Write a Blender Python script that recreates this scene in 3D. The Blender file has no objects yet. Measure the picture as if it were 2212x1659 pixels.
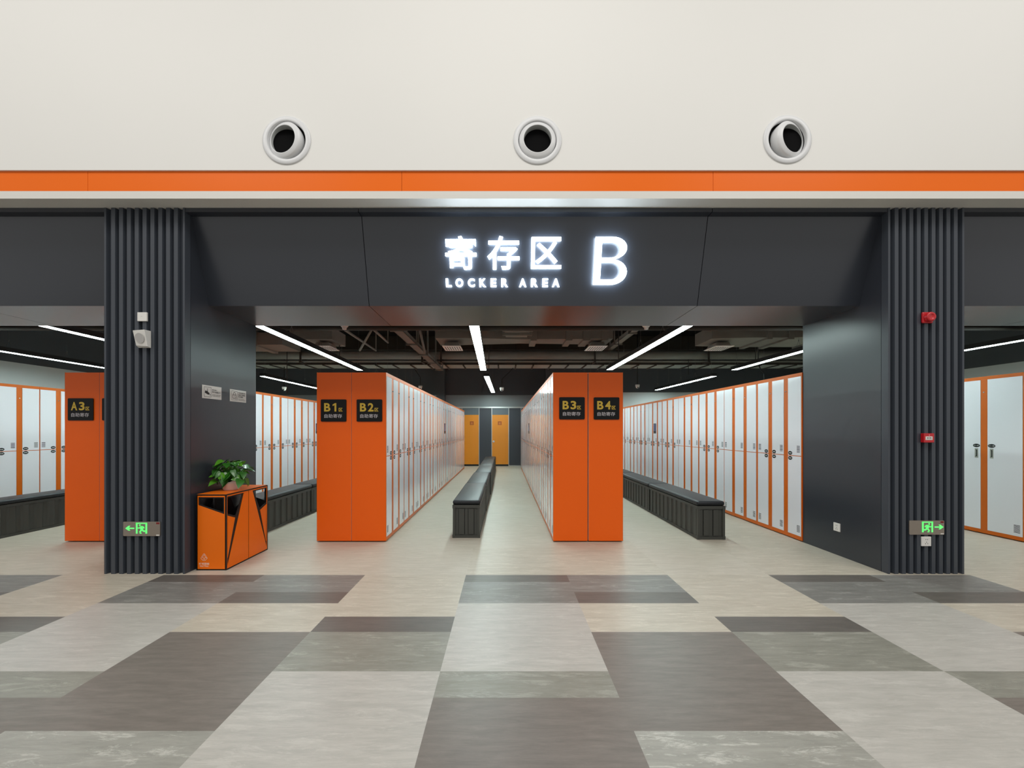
import bpy, bmesh, math, random
from mathutils import Vector, Matrix
from mathutils.geometry import tessellate_polygon
random.seed(7)
S = bpy.context.scene
COL = S.collection
PI = math.pi

# ------------------------------------------------------------------ camera
CAMH = 1.30
cd = bpy.data.cameras.new('camera'); cam = bpy.data.objects.new('camera', cd); COL.objects.link(cam)
cam.location = (0, 0, CAMH); cam.rotation_euler = (PI/2, 0, 0)
cd.sensor_fit = 'HORIZONTAL'; cd.sensor_width = 36; cd.lens = 15.0
cd.shift_x = 16/2212; cd.shift_y = 100.5/2212
cd.clip_start = 0.05; cd.clip_end = 100
S.camera = cam

# ------------------------------------------------------------------ world, hall lights, exposure
LAMP = 42.0        # radiance of the strip lights
w = bpy.data.worlds.new('world'); S.world = w; w.use_nodes = True
bg = w.node_tree.nodes['Background']; bg.inputs[0].default_value = (1.0, 0.985, 0.955, 1); bg.inputs[1].default_value = 0.58
S.view_settings.view_transform = 'Standard'; S.view_settings.look = 'None'
S.view_settings.exposure = 0.0; S.view_settings.gamma = 1.0; S.view_settings.use_curve_mapping = False

def area(name, loc, sx, sy, power, color=(1, 0.97, 0.92), rot=(0, 0, 0)):
    l = bpy.data.lights.new(name, 'AREA'); l.shape = 'RECTANGLE'; l.size = sx; l.size_y = sy; l.energy = power; l.color = color
    o = bpy.data.objects.new(name, l); o.location = loc; o.rotation_euler = rot; COL.objects.link(o); return o
# unseen area lights added high above the walkway to light the hall
for i, x in enumerate((-5.0, 0.2, 5.4)):
    area('hall_fill_light', (x, 0.2, 7.2), 3.2, 2.2, 150)

# ------------------------------------------------------------------ materials
def srgb(r, g, b):
    f = lambda c: (c/255/12.92) if c/255 <= 0.04045 else ((c/255+0.055)/1.055)**2.4
    return (f(r), f(g), f(b), 1)
def mat(name, col, rough=0.5, metal=0.0, spec=0.5, coat=0.0, emit=None, estr=0.0, vary=0.0, bump=0.0, scale=8.0):
    m = bpy.data.materials.new(name); m.use_nodes = True
    nt = m.node_tree; b = nt.nodes['Principled BSDF']
    c = srgb(*col)
    b.inputs['Base Color'].default_value = c
    b.inputs['Roughness'].default_value = rough; b.inputs['Metallic'].default_value = metal
    b.inputs['Specular IOR Level'].default_value = spec
    b.inputs['Coat Weight'].default_value = coat; b.inputs['Coat Roughness'].default_value = 0.08
    if emit: b.inputs['Emission Color'].default_value = srgb(*emit); b.inputs['Emission Strength'].default_value = estr
    if vary or bump:
        tc = nt.nodes.new('ShaderNodeTexCoord'); n = nt.nodes.new('ShaderNodeTexNoise')
        n.inputs['Scale'].default_value = scale; n.inputs['Detail'].default_value = 5
        nt.links.new(tc.outputs['Object'], n.inputs['Vector'])
        if vary:
            r = nt.nodes.new('ShaderNodeMapRange'); r.inputs['To Min'].default_value = 1-vary; r.inputs['To Max'].default_value = 1+vary
            nt.links.new(n.outputs['Fac'], r.inputs['Value'])
            mx = nt.nodes.new('ShaderNodeVectorMath'); mx.operation = 'SCALE'; mx.inputs[0].default_value = c[:3]
            nt.links.new(r.outputs[0], mx.inputs['Scale']); nt.links.new(mx.outputs[0], b.inputs['Base Color'])
        if bump:
            bp = nt.nodes.new('ShaderNodeBump'); bp.inputs['Strength'].default_value = bump; bp.inputs['Distance'].default_value = 0.01
            nt.links.new(n.outputs['Fac'], bp.inputs['Height']); nt.links.new(bp.outputs[0], b.inputs['Normal'])
    return m
def vinyl(name, ca, cb, mottled=0.0, off=0.0):
    """vinyl floor tile with streaks running across the hall"""
    m = bpy.data.materials.new(name); m.use_nodes = True; nt = m.node_tree; b = nt.nodes['Principled BSDF']
    b.inputs['Roughness'].default_value = 0.42; b.inputs['Specular IOR Level'].default_value = 0.45
    tc = nt.nodes.new('ShaderNodeTexCoord'); mp = nt.nodes.new('ShaderNodeMapping')
    mp.inputs['Scale'].default_value = (1.6, 11, 1); mp.inputs['Location'].default_value = (off, off*2.3, off)
    nt.links.new(tc.outputs['Object'], mp.inputs['Vector'])
    n = nt.nodes.new('ShaderNodeTexNoise'); n.inputs['Scale'].default_value = 2.6; n.inputs['Detail'].default_value = 12
    n.inputs['Roughness'].default_value = 0.76; n.inputs['Distortion'].default_value = 0.3
    nt.links.new(mp.outputs[0], n.inputs['Vector'])
    r = nt.nodes.new('ShaderNodeValToRGB'); r.color_ramp.elements[0].position = 0.33; r.color_ramp.elements[1].position = 0.68
    r.color_ramp.elements[0].color = srgb(*ca); r.color_ramp.elements[1].color = srgb(*cb)
    nt.links.new(n.outputs['Fac'], r.inputs['Fac'])
    out = r.outputs[0]
    if mottled:
        mp2 = nt.nodes.new('ShaderNodeMapping'); mp2.inputs['Scale'].default_value = (2.2, 9, 1); mp2.inputs['Location'].default_value = (off+3, off, 0)
        nt.links.new(tc.outputs['Object'], mp2.inputs['Vector'])
        n2 = nt.nodes.new('ShaderNodeTexNoise'); n2.inputs['Scale'].default_value = 1.7; n2.inputs['Detail'].default_value = 12
        n2.inputs['Roughness'].default_value = 0.8; n2.inputs['Distortion'].default_value = 0.5
        nt.links.new(mp2.outputs[0], n2.inputs['Vector'])
        r2 = nt.nodes.new('ShaderNodeValToRGB'); r2.color_ramp.elements[0].position = 0.53; r2.color_ramp.elements[1].position = 0.60
        r2.color_ramp.elements[0].color = (0, 0, 0, 1); r2.color_ramp.elements[1].color = (mottled,)*3 + (1,)
        nt.links.new(n2.outputs['Fac'], r2.inputs['Fac'])
        mx = nt.nodes.new('ShaderNodeMix'); mx.data_type = 'RGBA'
        nt.links.new(r2.outputs[0], mx.inputs[0]); nt.links.new(out, mx.inputs[6]); mx.inputs[7].default_value = srgb(*[min(255, v+34) for v in cb])
        out = mx.outputs[2]
    nt.links.new(out, b.inputs['Base Color'])
    bp = nt.nodes.new('ShaderNodeBump'); bp.inputs['Strength'].default_value = 0.10; bp.inputs['Distance'].default_value = 0.004
    nt.links.new(n.outputs['Fac'], bp.inputs['Height']); nt.links.new(bp.outputs[0], b.inputs['Normal'])
    return m

M = dict(
    white_wall=mat('white_wall', (228, 227, 223), 0.55, spec=0.3, vary=0.012, scale=1.5),
    white_trim=mat('white_trim', (220, 218, 212), 0.32, spec=0.5),
    orange_band=mat('orange_band', (240, 108, 2), 0.36, spec=0.25, vary=0.02, scale=3),
    charcoal=mat('charcoal_panel', (46, 50, 58), 0.31, spec=0.7, vary=0.03, scale=2),
    charcoal_rib=mat('charcoal_rib', (62, 67, 75), 0.38, spec=0.5),
    black=mat('black', (14, 14, 15), 0.5),
    seam=mat('seam_black', (8, 8, 9), 0.8, spec=0.1),
    up_wall=mat('black_wall_paint', (84, 87, 91), 0.8, spec=0.2, vary=0.08, scale=1.2),
    ceil=mat('black_ceiling_paint', (22, 21, 21), 0.9, spec=0.1),
    duct=mat('duct_grey', (122, 120, 113), 0.7, spec=0.2, vary=0.15, scale=4, bump=0.3),
    duct_dark=mat('duct_dark', (66, 62, 57), 0.75, spec=0.2, vary=0.1, scale=4),
    low_wall=mat('pale_grey_wall', (205, 208, 208), 0.6, vary=0.02, scale=2),
    blue_grey=mat('blue_grey_panel', (96, 104, 110), 0.4),
    slate=mat('slate_panel', (58, 61, 68), 0.45),
    steel=mat('brushed_steel', (190, 192, 190), 0.28, metal=1.0),
    steel_dull=mat('sign_steel', (165, 155, 145), 0.34, metal=0.85, vary=0.03, scale=60),
    amber=mat('amber_door', (226, 140, 36), 0.4, vary=0.03, scale=2),
    brown_sign=mat('brown_sign', (170, 84, 26), 0.4),
    orange_end=mat('locker_orange_panel', (238, 96, 0), 0.38, spec=0.35, vary=0.02, scale=2),
    orange_frame=mat('locker_orange_frame', (206, 98, 2), 0.36, spec=0.4),  # darker, yellower than the end panel; reflections and lamp light put into colour
    door=mat('locker_door_white', (228, 228, 234), 0.16, spec=0.5, coat=0.35),
    slot=mat('vent_slot', (22, 24, 24), 0.8, spec=0.1),
    badge=mat('badge_black', (6, 6, 7), 0.5, spec=0.2),
    badge_ink=mat('badge_ink', (205, 208, 208), 0.5),
    chrome=mat('chrome', (210, 210, 208), 0.2, metal=1.0),
    screen=mat('screen_black', (18, 20, 26), 0.12),
    screen_lit=mat('screen_picture', (46, 54, 86), 0.3, emit=(60, 70, 120), estr=0.25),
    sign_black=mat('sign_black', (12, 12, 13), 0.45, spec=0.25),
    sign_yellow=mat('sign_yellow', (206, 172, 58), 0.5),
    sign_grey=mat('sign_grey_ink', (196, 190, 194), 0.5),
    bench=mat('bench_steel', (62, 63, 59), 0.45, spec=0.45),
    leather=mat('black_leather', (20, 24, 30), 0.42, spec=0.4, bump=0.15, scale=90),
    lamp_black=mat('lamp_housing', (22, 22, 24), 0.5),
    lamp=mat('lamp_diffuser', (240, 245, 250), 0.5, emit=(228, 250, 247), estr=LAMP),
    cable=mat('cable_black', (12, 12, 12), 0.6),
    wire=mat('steel_wire', (120, 120, 120), 0.4, metal=0.8),
    letter=mat('letter_light', (240, 245, 250), 0.4, emit=(222, 240, 255), estr=16.0),
    nozzle=mat('nozzle_white', (214, 215, 216), 0.35, vary=0.01, scale=6),
    nozzle_in=mat('nozzle_bore', (150, 153, 152), 0.4),
    white_pl=mat('white_plastic', (226, 224, 219), 0.4),
    grey_pl=mat('grey_plastic', (190, 188, 186), 0.55, bump=0.5, scale=300),
    handle=mat('handle_grey', (150, 152, 144), 0.35, spec=0.6),
    back_grey=mat('back_wall_grey', (128, 132, 135), 0.6, vary=0.02, scale=2),
    cab_back=mat('cabinet_back_grey', (188, 190, 190), 0.5),
    red=mat('red_plastic', (190, 14, 26), 0.3, coat=0.3),
    green=mat('exit_green', (90, 210, 110), 0.5, emit=(95, 225, 110), estr=0.9),
    red_lbl=mat('red_label', (120, 14, 18), 0.4),
    ink=mat('black_ink', (30, 26, 26), 0.6),
    notice=mat('notice_board', (206, 204, 200), 0.28),
    bin=mat('bin_orange', (240, 112, 0), 0.42, spec=0.35, vary=0.02, scale=5),
    bin_in=mat('bin_interior', (30, 29, 28), 0.35),
    bin_ink=mat('bin_ink', (240, 224, 206), 0.5),
    pot=mat('pot_white', (222, 204, 196), 0.45),
    leaf=mat('leaf_green', (44, 102, 26), 0.32, coat=0.25, vary=0.3, scale=9),
    leaf2=mat('leaf_bright', (84, 150, 34), 0.32, coat=0.25, vary=0.2, scale=9),
    soil=mat('soil', (40, 30, 22), 0.9),
    foil=mat('foil', (200, 196, 190), 0.35, metal=0.6, bump=1.0, scale=40),
    kick=mat('kick_black', (10, 10, 10), 0.6),
)

# ------------------------------------------------------------------ mesh builder
class MB:
    def __init__(s): s.v = []; s.f = []; s.m = []; s.sm = []
    def add(s, vs, fs, m=0, sm=False):
        o = len(s.v); s.v += [tuple(p) for p in vs]
        for f in fs: s.f.append(tuple(o+i for i in f)); s.m.append(m); s.sm.append(sm)
        return s
    def box(s, x0, x1, y0, y1, z0, z1, m=0):
        vs = [(x0,y0,z0),(x1,y0,z0),(x1,y1,z0),(x0,y1,z0),(x0,y0,z1),(x1,y0,z1),(x1,y1,z1),(x0,y1,z1)]
        return s.add(vs, [(0,3,2,1),(4,5,6,7),(0,1,5,4),(1,2,6,5),(2,3,7,6),(3,0,4,7)], m)
    def hexa(s, vs, m=0):   # bottom 4 then top 4, counter-clockwise from above
        return s.add(vs, [(0,3,2,1),(4,5,6,7),(0,1,5,4),(1,2,6,5),(2,3,7,6),(3,0,4,7)], m)
    def cyl(s, p0, p1, r0, r1=None, n=16, m=0, caps=True, sm=True):
        r1 = r0 if r1 is None else r1
        p0 = Vector(p0); p1 = Vector(p1); d = (p1-p0).normalized()
        a = d.orthogonal().normalized(); b = d.cross(a)
        vs = []
        for p, r in ((p0, r0), (p1, r1)):
            for i in range(n):
                t = 2*PI*i/n; vs.append(p + a*(r*math.cos(t)) + b*(r*math.sin(t)))
        s.add(vs, [(i, (i+1) % n, n+(i+1) % n, n+i) for i in range(n)], m, sm)
        if caps: s.add(vs, [tuple(range(n-1, -1, -1)), tuple(range(n, 2*n))], m)
        return s
    def lathe(s, prof, n=32, m=0, mx=None, sm=True):   # profile (r, h) about local z, then matrix mx
        vs = []
        for r, h in prof:
            for i in range(n):
                t = 2*PI*i/n; p = Vector((r*math.cos(t), r*math.sin(t), h)); vs.append(mx @ p if mx else p)
        fs = []
        for k in range(len(prof)-1):
            for i in range(n):
                j = (i+1) % n; fs.append((k*n+i, k*n+j, (k+1)*n+j, (k+1)*n+i))
        return s.add(vs, fs, m, sm)
    def prism(s, outer, T, d0, d1, holes=(), m=0):
        """polygon (u, v) with holes, mapped by T(u, v, d), solid between d0 and d1"""
        loops = [list(outer)] + [list(h) for h in holes]
        tri = tessellate_polygon([[Vector((a, b, 0)) for a, b in l] for l in loops])
        flat = [p for l in loops for p in l]; n = len(flat)
        vs = [T(a, b, d0) for a, b in flat] + [T(a, b, d1) for a, b in flat]
        fs = [tuple(t) for t in tri] + [tuple(n+i for i in reversed(t)) for t in tri]
        o = 0
        for l in loops:
            k = len(l)
            for i in range(k):
                j = (i+1) % k; fs.append((o+i, o+j, n+o+j, n+o+i))
            o += k
        return s.add(vs, fs, m)
    def build(s, name, mats, parent=None, loc=None, bevel=0.0, seg=2, recalc=True, sub=0):
        me = bpy.data.meshes.new(name); me.from_pydata(s.v, [], s.f)
        if not isinstance(mats, (list, tuple)): mats = [mats]
        for x in mats: me.materials.append(x)
        for p, mi, sm in zip(me.polygons, s.m, s.sm): p.material_index = mi; p.use_smooth = sm
        if recalc:
            bm = bmesh.new(); bm.from_mesh(me); bmesh.ops.remove_doubles(bm, verts=bm.verts, dist=1e-6)
            bmesh.ops.recalc_face_normals(bm, faces=bm.faces); bm.to_mesh(me); bm.free()
        me.update()
        o = bpy.data.objects.new(name, me); COL.objects.link(o)
        if parent: o.parent = parent
        if loc: o.location = loc
        if bevel:
            b = o.modifiers.new('bevel', 'BEVEL'); b.width = bevel; b.segments = seg; b.limit_method = 'ANGLE'; b.angle_limit = 0.6
        if sub:
            b = o.modifiers.new('sub', 'SUBSURF'); b.levels = sub; b.render_levels = sub
        return o

XZ = lambda y: (lambda u, v, d: (u, y+d, v))          # plate in the X-Z plane, depth along +Y
def tag(o, label, cat, group=None, kind=None):
    o['label'] = label; o['category'] = cat
    if group: o['group'] = group
    if kind: o['kind'] = kind
    return o
def struct(o, label=None):
    o['kind'] = 'structure'
    if label: o['label'] = label
    return o
def empty(name, loc, rz=0.0):
    o = bpy.data.objects.new(name, None); COL.objects.link(o); o.location = loc; o.rotation_euler = (0, 0, rz); o.empty_display_size = 0.05; return o
def kids(o): return [c for c in ALL_KIDS.get(o.name, [])]
def copy_tree(o, parent=None):
    c = o.copy(); COL.objects.link(c)
    if parent: c.parent = parent
    for ch in list(o.children): copy_tree(ch, c)
    return c

# text as mesh: default typeface (CJK glyphs come from Blender's own fallback face)
_tc = {}
def text_geo(s, offset=0.0):
    k = (s, offset)
    if k in _tc: return _tc[k]
    cu = bpy.data.curves.new('t', 'FONT'); cu.body = s; cu.offset = offset; cu.resolution_u = 4
    o = bpy.data.objects.new('t', cu); COL.objects.link(o)
    dg = bpy.context.evaluated_depsgraph_get(); dg.update()
    me = bpy.data.meshes.new_from_object(o.evaluated_get(dg))
    vs = [v.co.copy() for v in me.vertices]; fs = [tuple(p.vertices) for p in me.polygons]
    bpy.data.objects.remove(o); bpy.data.curves.remove(cu); bpy.data.meshes.remove(me)
    if not vs: vs = [Vector((0,0,0)), Vector((1,0,0)), Vector((0,1,0))]; fs = [(0,1,2)]
    x0 = min(v.x for v in vs); x1 = max(v.x for v in vs); y0 = min(v.y for v in vs); y1 = max(v.y for v in vs)
    r = ([((v.x-x0)/(x1-x0), (v.y-y0)/(y1-y0)) for v in vs], fs, (x1-x0)/(y1-y0))
    _tc[k] = r; return r
def put_text(mb, s, u0, u1, v0, v1, T, d=0.0, thick=0.0, m=0, offset=0.0):
    """fit the writing into the box u0..u1, v0..v1 of the surface T(u, v, d); u1=None keeps the proportions"""
    vs, fs, asp = text_geo(s, offset)
    if u1 is None: u1 = u0 + asp*(v1-v0)
    pts = [(u0+a*(u1-u0), v0+b*(v1-v0)) for a, b in vs]; n = len(pts)
    if not thick:
        mb.add([T(a, b, d) for a, b in pts], fs, m)
    else:
        edges = {}
        for f in fs:
            for i in range(len(f)):
                e = (f[i], f[(i+1) % len(f)]); key = tuple(sorted(e))
                edges[key] = None if key in edges else e
        side = [(e[0], e[1], n+e[1], n+e[0]) for e in edges.values() if e]
        mb.add([T(a, b, d) for a, b in pts] + [T(a, b, d+thick) for a, b in pts], list(fs) + [tuple(n+i for i in reversed(f)) for f in fs] + side, m)
    return u1
def stroke(mb, pts, wd, T, d0, d1, m=0):
    for (a, b), (c, e) in zip(pts[:-1], pts[1:]):
        L = math.hypot(c-a, e-b) or 1; nx, ny = -(e-b)/L*wd/2, (c-a)/L*wd/2
        mb.prism([(a+nx, b+ny), (a-nx, b-ny), (c-nx, e-ny), (c+nx, e+ny)], T, d0, d1, m=m)
def disc(mb, cu, cv, ru, rv, T, d0, d1, m=0, n=24):
    mb.prism([(cu+ru*math.cos(2*PI*i/n), cv+rv*math.sin(2*PI*i/n)) for i in range(n)], T, d0, d1, m=m)

# ------------------------------------------------------------------ floor
FM = dict(
    B=vinyl('floor_beige', (170, 161, 144), (196, 188, 173), 0.25, 1.0),
    B2=vinyl('floor_beige_b', (176, 168, 152), (197, 189, 175), 0.15, 7.0),
    D=vinyl('floor_dark', (86, 82, 77), (108, 102, 96), 0, 2.0),
    K=vinyl('floor_brown', (104, 97, 90), (126, 118, 111), 0, 3.5),
    M=vinyl('floor_grey', (106, 105, 101), (136, 134, 129), 0.38, 4.0),
    G=vinyl('floor_greygreen', (120, 119, 109), (146, 144, 134), 0.35, 5.0),
    P=vinyl('floor_patchy', (136, 135, 127), (162, 160, 152), 0.75, 6.0),
    L=vinyl('floor_light', (164, 161, 154), (187, 183, 176), 0.2, 8.0))
keys = list(FM)
fl = MB()
TW = 0.9067; X0 = -0.3475
YB = 3.84
s0 = dict(
    a=[(3.84, 'D'), (3.664, 'M'), (3.212, 'L'), (2.304, 'G'), (2.076, 'K'), (1.168, 'L'), (0.26, 'M'), (-0.65, 'D'), (-1.55, 'L'), (-2.46, 'G'), (-3.37, 'K'), (-4.3, 'L')],
    b=[(3.84, 'M'), (3.433, 'D'), (3.212, 'B'), (2.754, 'K'), (1.846, 'P'), (0.94, 'L'), (0.03, 'K'), (-0.88, 'M'), (-1.78, 'B'), (-2.7, 'K'), (-3.6, 'P')],
    c=[(3.84, 'B'), (2.980, 'D'), (2.754, 'G'), (2.304, 'L'), (1.395, 'M'), (0.49, 'B'), (-0.42, 'K'), (-1.33, 'G'), (-2.24, 'L'), (-3.15, 'D')])
for k in range(-14, 14):
    xa = X0 + k*TW; xb = xa + TW
    seq = s0['abc'[k % 3]]
    for i, (y, c) in enumerate(seq):
        ye = seq[i+1][0] if i+1 < len(seq) else -6.0
        fl.add([(xa, ye, 0), (xb, ye, 0), (xb, y, 0), (xa, y, 0)], [(0, 1, 2, 3)], keys.index(c))
    y = YB; off = [0.9, 0.3, 0.6][k % 3]
    ys = [YB] + [YB+off+0.9067*j for j in range(14)]
    for a, b_ in zip(ys[:-1], ys[1:]):
        fl.add([(xa, a, 0), (xb, a, 0), (xb, min(b_, 16.2), 0), (xa, min(b_, 16.2), 0)], [(0, 1, 2, 3)], keys.index(random.choice(['B', 'B2', 'B2'])))
        if b_ > 16.2: break
o = fl.build('floor', [FM[k] for k in keys], recalc=False); struct(o, 'vinyl tile floor, grey and brown patchwork in front and beige behind')

# ------------------------------------------------------------------ front wall
NZ = [(-1.888, 3.814, -13, 1), (0.285, 3.814, 0, 1), (2.450, 3.822, 20, 1)]
YW = 3.70
mb = MB()
holes = [[(x+0.168*math.cos(2*PI*i/48), z+0.168*math.sin(2*PI*i/48)) for i in range(48)] for x, z, _, _ in NZ]
mb.prism([(-11, 3.558), (11, 3.558), (11, 7.5), (-11, 7.5)], XZ(YW), 0, 0.03, holes)
struct(mb.build('wall_front', M['white_wall']), 'big plain white wall above the orange band')
mb = MB(); xs = [-11, -3.63, -0.895, 1.816, 11]
for a, b_ in zip(xs[:-1], xs[1:]): mb.box(a+0.0015, b_-0.0015, YW+0.016, YW+0.03, 3.385, 3.558)
struct(mb.build('trim_1', M['orange_band']), 'glossy orange band running across the white wall')
mb = MB(); mb.box(-11, 11, YW+0.016, YW+0.10, 3.345, 3.385).box(-11, 11, YW+0.016, 3.95, 3.32, 3.3449).box(-11, 11, YW+0.031, YW+0.10, 3.385, 7.5, 1)
struct(mb.build('trim_2', [M['white_trim'], M['seam']]), 'white return under the orange band')

XL, XR = -2.897, 3.475
def lintel(name, x0, x1, joints, label):
    r = MB(); xs = [x0] + joints + [x1]
    prof = [(3.870, 3.318), (3.870, 3.283), (3.956, 3.283), (4.176, 2.519), (4.970, 2.519), (4.970, 3.318)]
    for a, b_ in zip(xs[:-1], xs[1:]):
        g0 = 0.003 if a != x0 else 0; g1 = 0.003 if b_ != x1 else 0
        n = len(prof); vs = [(a+g0, y, z) for y, z in prof] + [(b_-g1, y, z) for y, z in prof]
        tri = tessellate_polygon([[Vector((y, z, 0)) for y, z in prof]])
        r.add(vs, [tuple(t) for t in tri] + [tuple(n+i for i in reversed(t)) for t in tri] + [(i, (i+1) % n, n+(i+1) % n, n+i) for i in range(n)], 0)
    pin = [(3.885, 3.31), (3.885, 3.295), (3.97, 3.295), (4.19, 2.531), (4.96, 2.531), (4.96, 3.31)]
    tri = tessellate_polygon([[Vector((y, z, 0)) for y, z in pin]]); n = 6
    vs = [(x0+.01, y, z) for y, z in pin] + [(x1-.01, y, z) for y, z in pin]
    r.add(vs, [tuple(t) for t in tri] + [tuple(n+i for i in reversed(t)) for t in tri] + [(i, (i+1) % n, n+(i+1) % n, n+i) for i in range(n)], 1)
    o = r.build(name, [M['charcoal'], M['seam']], recalc=True); struct(o, label); return o
lintel('lintel', XL, XR, [-1.325, 1.885], 'sloping charcoal fascia over the entrance carrying the lit sign')
lintel('lintel', -8.2, -3.627, [-5.25], 'charcoal fascia over the bay left of the ribbed column')
lintel('lintel', 4.164, 9.0, [5.78], 'charcoal fascia over the bay right of the ribbed column')

def column(x0, x1, jx, label):
    r = MB(); yf = 3.865; gd = 0.033
    n = 10; p = (x1-x0-0.019)/n; rw = p*0.50
    pts = [(x0, yf)]
    x = x0 + 0.017
    pts += [(x, yf), (x+0.006, yf+gd)]
    for i in range(n-1):
        c = x0 + 0.019/2 + p*(i+1)
        pts += [(c-rw/2-0.006, yf+gd), (c-rw/2, yf), (c+rw/2, yf), (c+rw/2+0.006, yf+gd)]
    pts += [(x1-0.023, yf+gd), (x1-0.017, yf), (x1, yf), (x1, yf+0.07), (x0, yf+0.07)]
    r.prism(pts, lambda u, v, d: (u, v, d), 0.0, 3.318)
    o = r.build('column', M['charcoal_rib']); struct(o, label)
    c = MB(); c.box(x0, x1, yf+0.074, 4.97, 0, 3.318)
    c.box(x0+0.01, x1-0.01, yf+0.05, yf+0.08, 0, 3.31, 1)
    q = c.build('side_panel', [M['charcoal'], M['seam']], parent=o)
    return o
column(-3.627, XL, XL, 'charcoal ribbed column with the loudspeaker')
column(3.475, 4.164, XR, 'charcoal ribbed column with the red alarm')

# ------------------------------------------------------------------ room behind
mb = MB()
YK = 15.66
mb.box(-10, 1.42, YK, YK+0.1, 0, 2.60, 2).box(1.42, 10.2, 14.75, 14.85, 0, 2.62).box(1.42, 1.5, 14.75, YK, 0, 2.6)
mb.box(-10, 10.2, YK-0.03, YK+0.1, 2.60, 4.4, 1).box(1.42, 10.2, 14.72, 14.85, 2.62, 4.4, 1)
struct(mb.build('wall_back', [M['low_wall'], M['up_wall'], M['back_grey']]), 'back wall, pale grey below and black above')
mb = MB(); mb.box(-10.1, -10, 3.9, YK, 0, 2.69).box(-10.1, -9.97, 3.9, YK, 2.69, 4.4, 1)
struct(mb.build('wall_left', [M['low_wall'], M['up_wall']]), 'left side wall, white below and black above')
mb = MB(); mb.box(10.2, 10.3, 3.9, YK, 0, 2.66).box(10.17, 10.3, 3.9, YK, 2.66, 4.4, 1)
struct(mb.build('wall_right', [M['low_wall'], M['up_wall']]), 'right side wall, grey below and black above')
mb = MB(); mb.box(-10.1, 10.3, 4.98, YK, 4.4, 4.5)
struct(mb.build('ceiling', M['ceil']), 'black open ceiling behind the ducts')
mb = MB(); mb.box(-10.1, 10.3, 4.955, 4.985, 3.33, 4.4).box(-10.1, 10.3, 3.955, 4.985, 3.33, 3.36)
struct(mb.build('wall_inner', M['ceil']), 'dark inner face above the entrance')
for xa, xb in ((-10.1, -8.2), (9.0, 10.3)):
    mb = MB(); mb.box(xa, xb, 3.9, 4.97, 0, 3.318); struct(mb.build('wall_return', M['charcoal']))
# boarding of the black upper wall behind the centre aisle
mb = MB(); mb.box(-2.46, -2.16, YK-0.30, YK-0.03, 2.1, 4.4)
struct(mb.build('trim_3', M['up_wall']), 'black post against the back wall')

# back partition: doors, panels, rail
def rel(px, Y): return (px-1090)*Y/921.67
YP = YK-0.06
mb = MB()
mb.box(-3.2, 1.4, YP+0.02, YP+0.05, 0.04, 2.13)
struct(mb.build('trim_4', M['blue_grey']), 'blue-grey panels over the orange doors')
mb = MB()
for a, b_ in ((-0.925, -0.475), (0.160, 0.598)): mb.box(a, b_, YP, YP+0.03, 0.0, 2.12)
struct(mb.build('trim_5', M['slate']), 'slate panels between the orange doors')
mb = MB()
mb.box(-3.2, 1.4, YP-0.02, YP+0.02, 2.12, 2.17)
for x in (-1.56, -0.934, -0.468, 0.152, 0.603): mb.box(x-0.012, x+0.012, YP-0.012, YP+0.02, 0, 2.12)
struct(mb.build('trim_6', M['steel']), 'aluminium rail and posts of the back partition')
mb = MB(); mb.box(0.16, 0.6, YP-0.012, YP, 0, 0.03).box(-0.92, -0.48, YP-0.012, YP, 0, 0.03)
struct(mb.build('baseboard_back', M['steel']))
for i, (a, b_) in enumerate(((-1.548, -0.946), (-0.456, 0.140))):
    d = MB(); d.box(a, b_, YP-0.005, YP+0.025, 0.065, 1.872); d.box(a, b_, YP, YP+0.02, 0.0, 0.06, 1)
    o = d.build('door_%d' % (i+1), [M['amber'], M['kick']]); struct(o, ['orange door partly hidden by the B2 lockers', 'orange door at the end of the centre aisle'][i])
    cx = (a+b_)/2
    cx += -0.02 if i else 0.05
    p = MB(); p.box(cx-0.068, cx+0.068, YP-0.012, YP-0.006, 1.50, 1.635)
    disc(p, cx, 1.567, 0.035, 0.035, XZ(YP-0.014), 0, 0.002, 1); p.box(cx-0.045, cx+0.045, YP-0.014, YP-0.012, 1.512, 1.525, 1)
    p.build('door_sign', [M['brown_sign'], mat('sign_pale_%d' % i, (205, 120, 60), 0.5)], parent=o)
    h = MB(); h.cyl((a+0.055, YP-0.06, 0.90), (a+0.055, YP, 0.90), 0.026, n=12); h.cyl((a+0.055, YP-0.012, 0.90), (a+0.055, YP-0.004, 0.90), 0.04, n=16)
    h.build('door_knob', M['chrome'], parent=o)

# ------------------------------------------------------------------ lit sign on the sloping fascia
import mathutils
FT = Vector((0, 3.956, 3.283)); FB = Vector((0, 4.176, 2.519)); FL = (FT-FB).length; FV = (FT-FB)/FL
FN = Vector((0, -FV.z, FV.y))
if FN.y > 0: FN = -FN
def FAS(u, v, d): p = FB + FV*v + FN*d; return (u, p.y, p.z)
def vy(y, ):   # pixel row -> distance up the fascia
    k = (930-y)/921.67; t = (k*4.176-1.219)/(0.764+k*0.22); return t*FL
sg = empty('illuminated_sign', (0, 4.06, 2.52))
tag(sg, 'glowing white locker area sign with Chinese characters and a big letter B', 'sign')
def sub(mb, name, mats, parent, **k):   # build in world coords, keep under the parent
    o = mb.build(name, mats, **k); o.parent = parent; o.matrix_parent_inverse = Matrix.Translation(-Vector(parent.location)) if not any(parent.rotation_euler) else (Matrix.Translation(parent.location) @ parent.rotation_euler.to_matrix().to_4x4()).inverted(); return o
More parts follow.
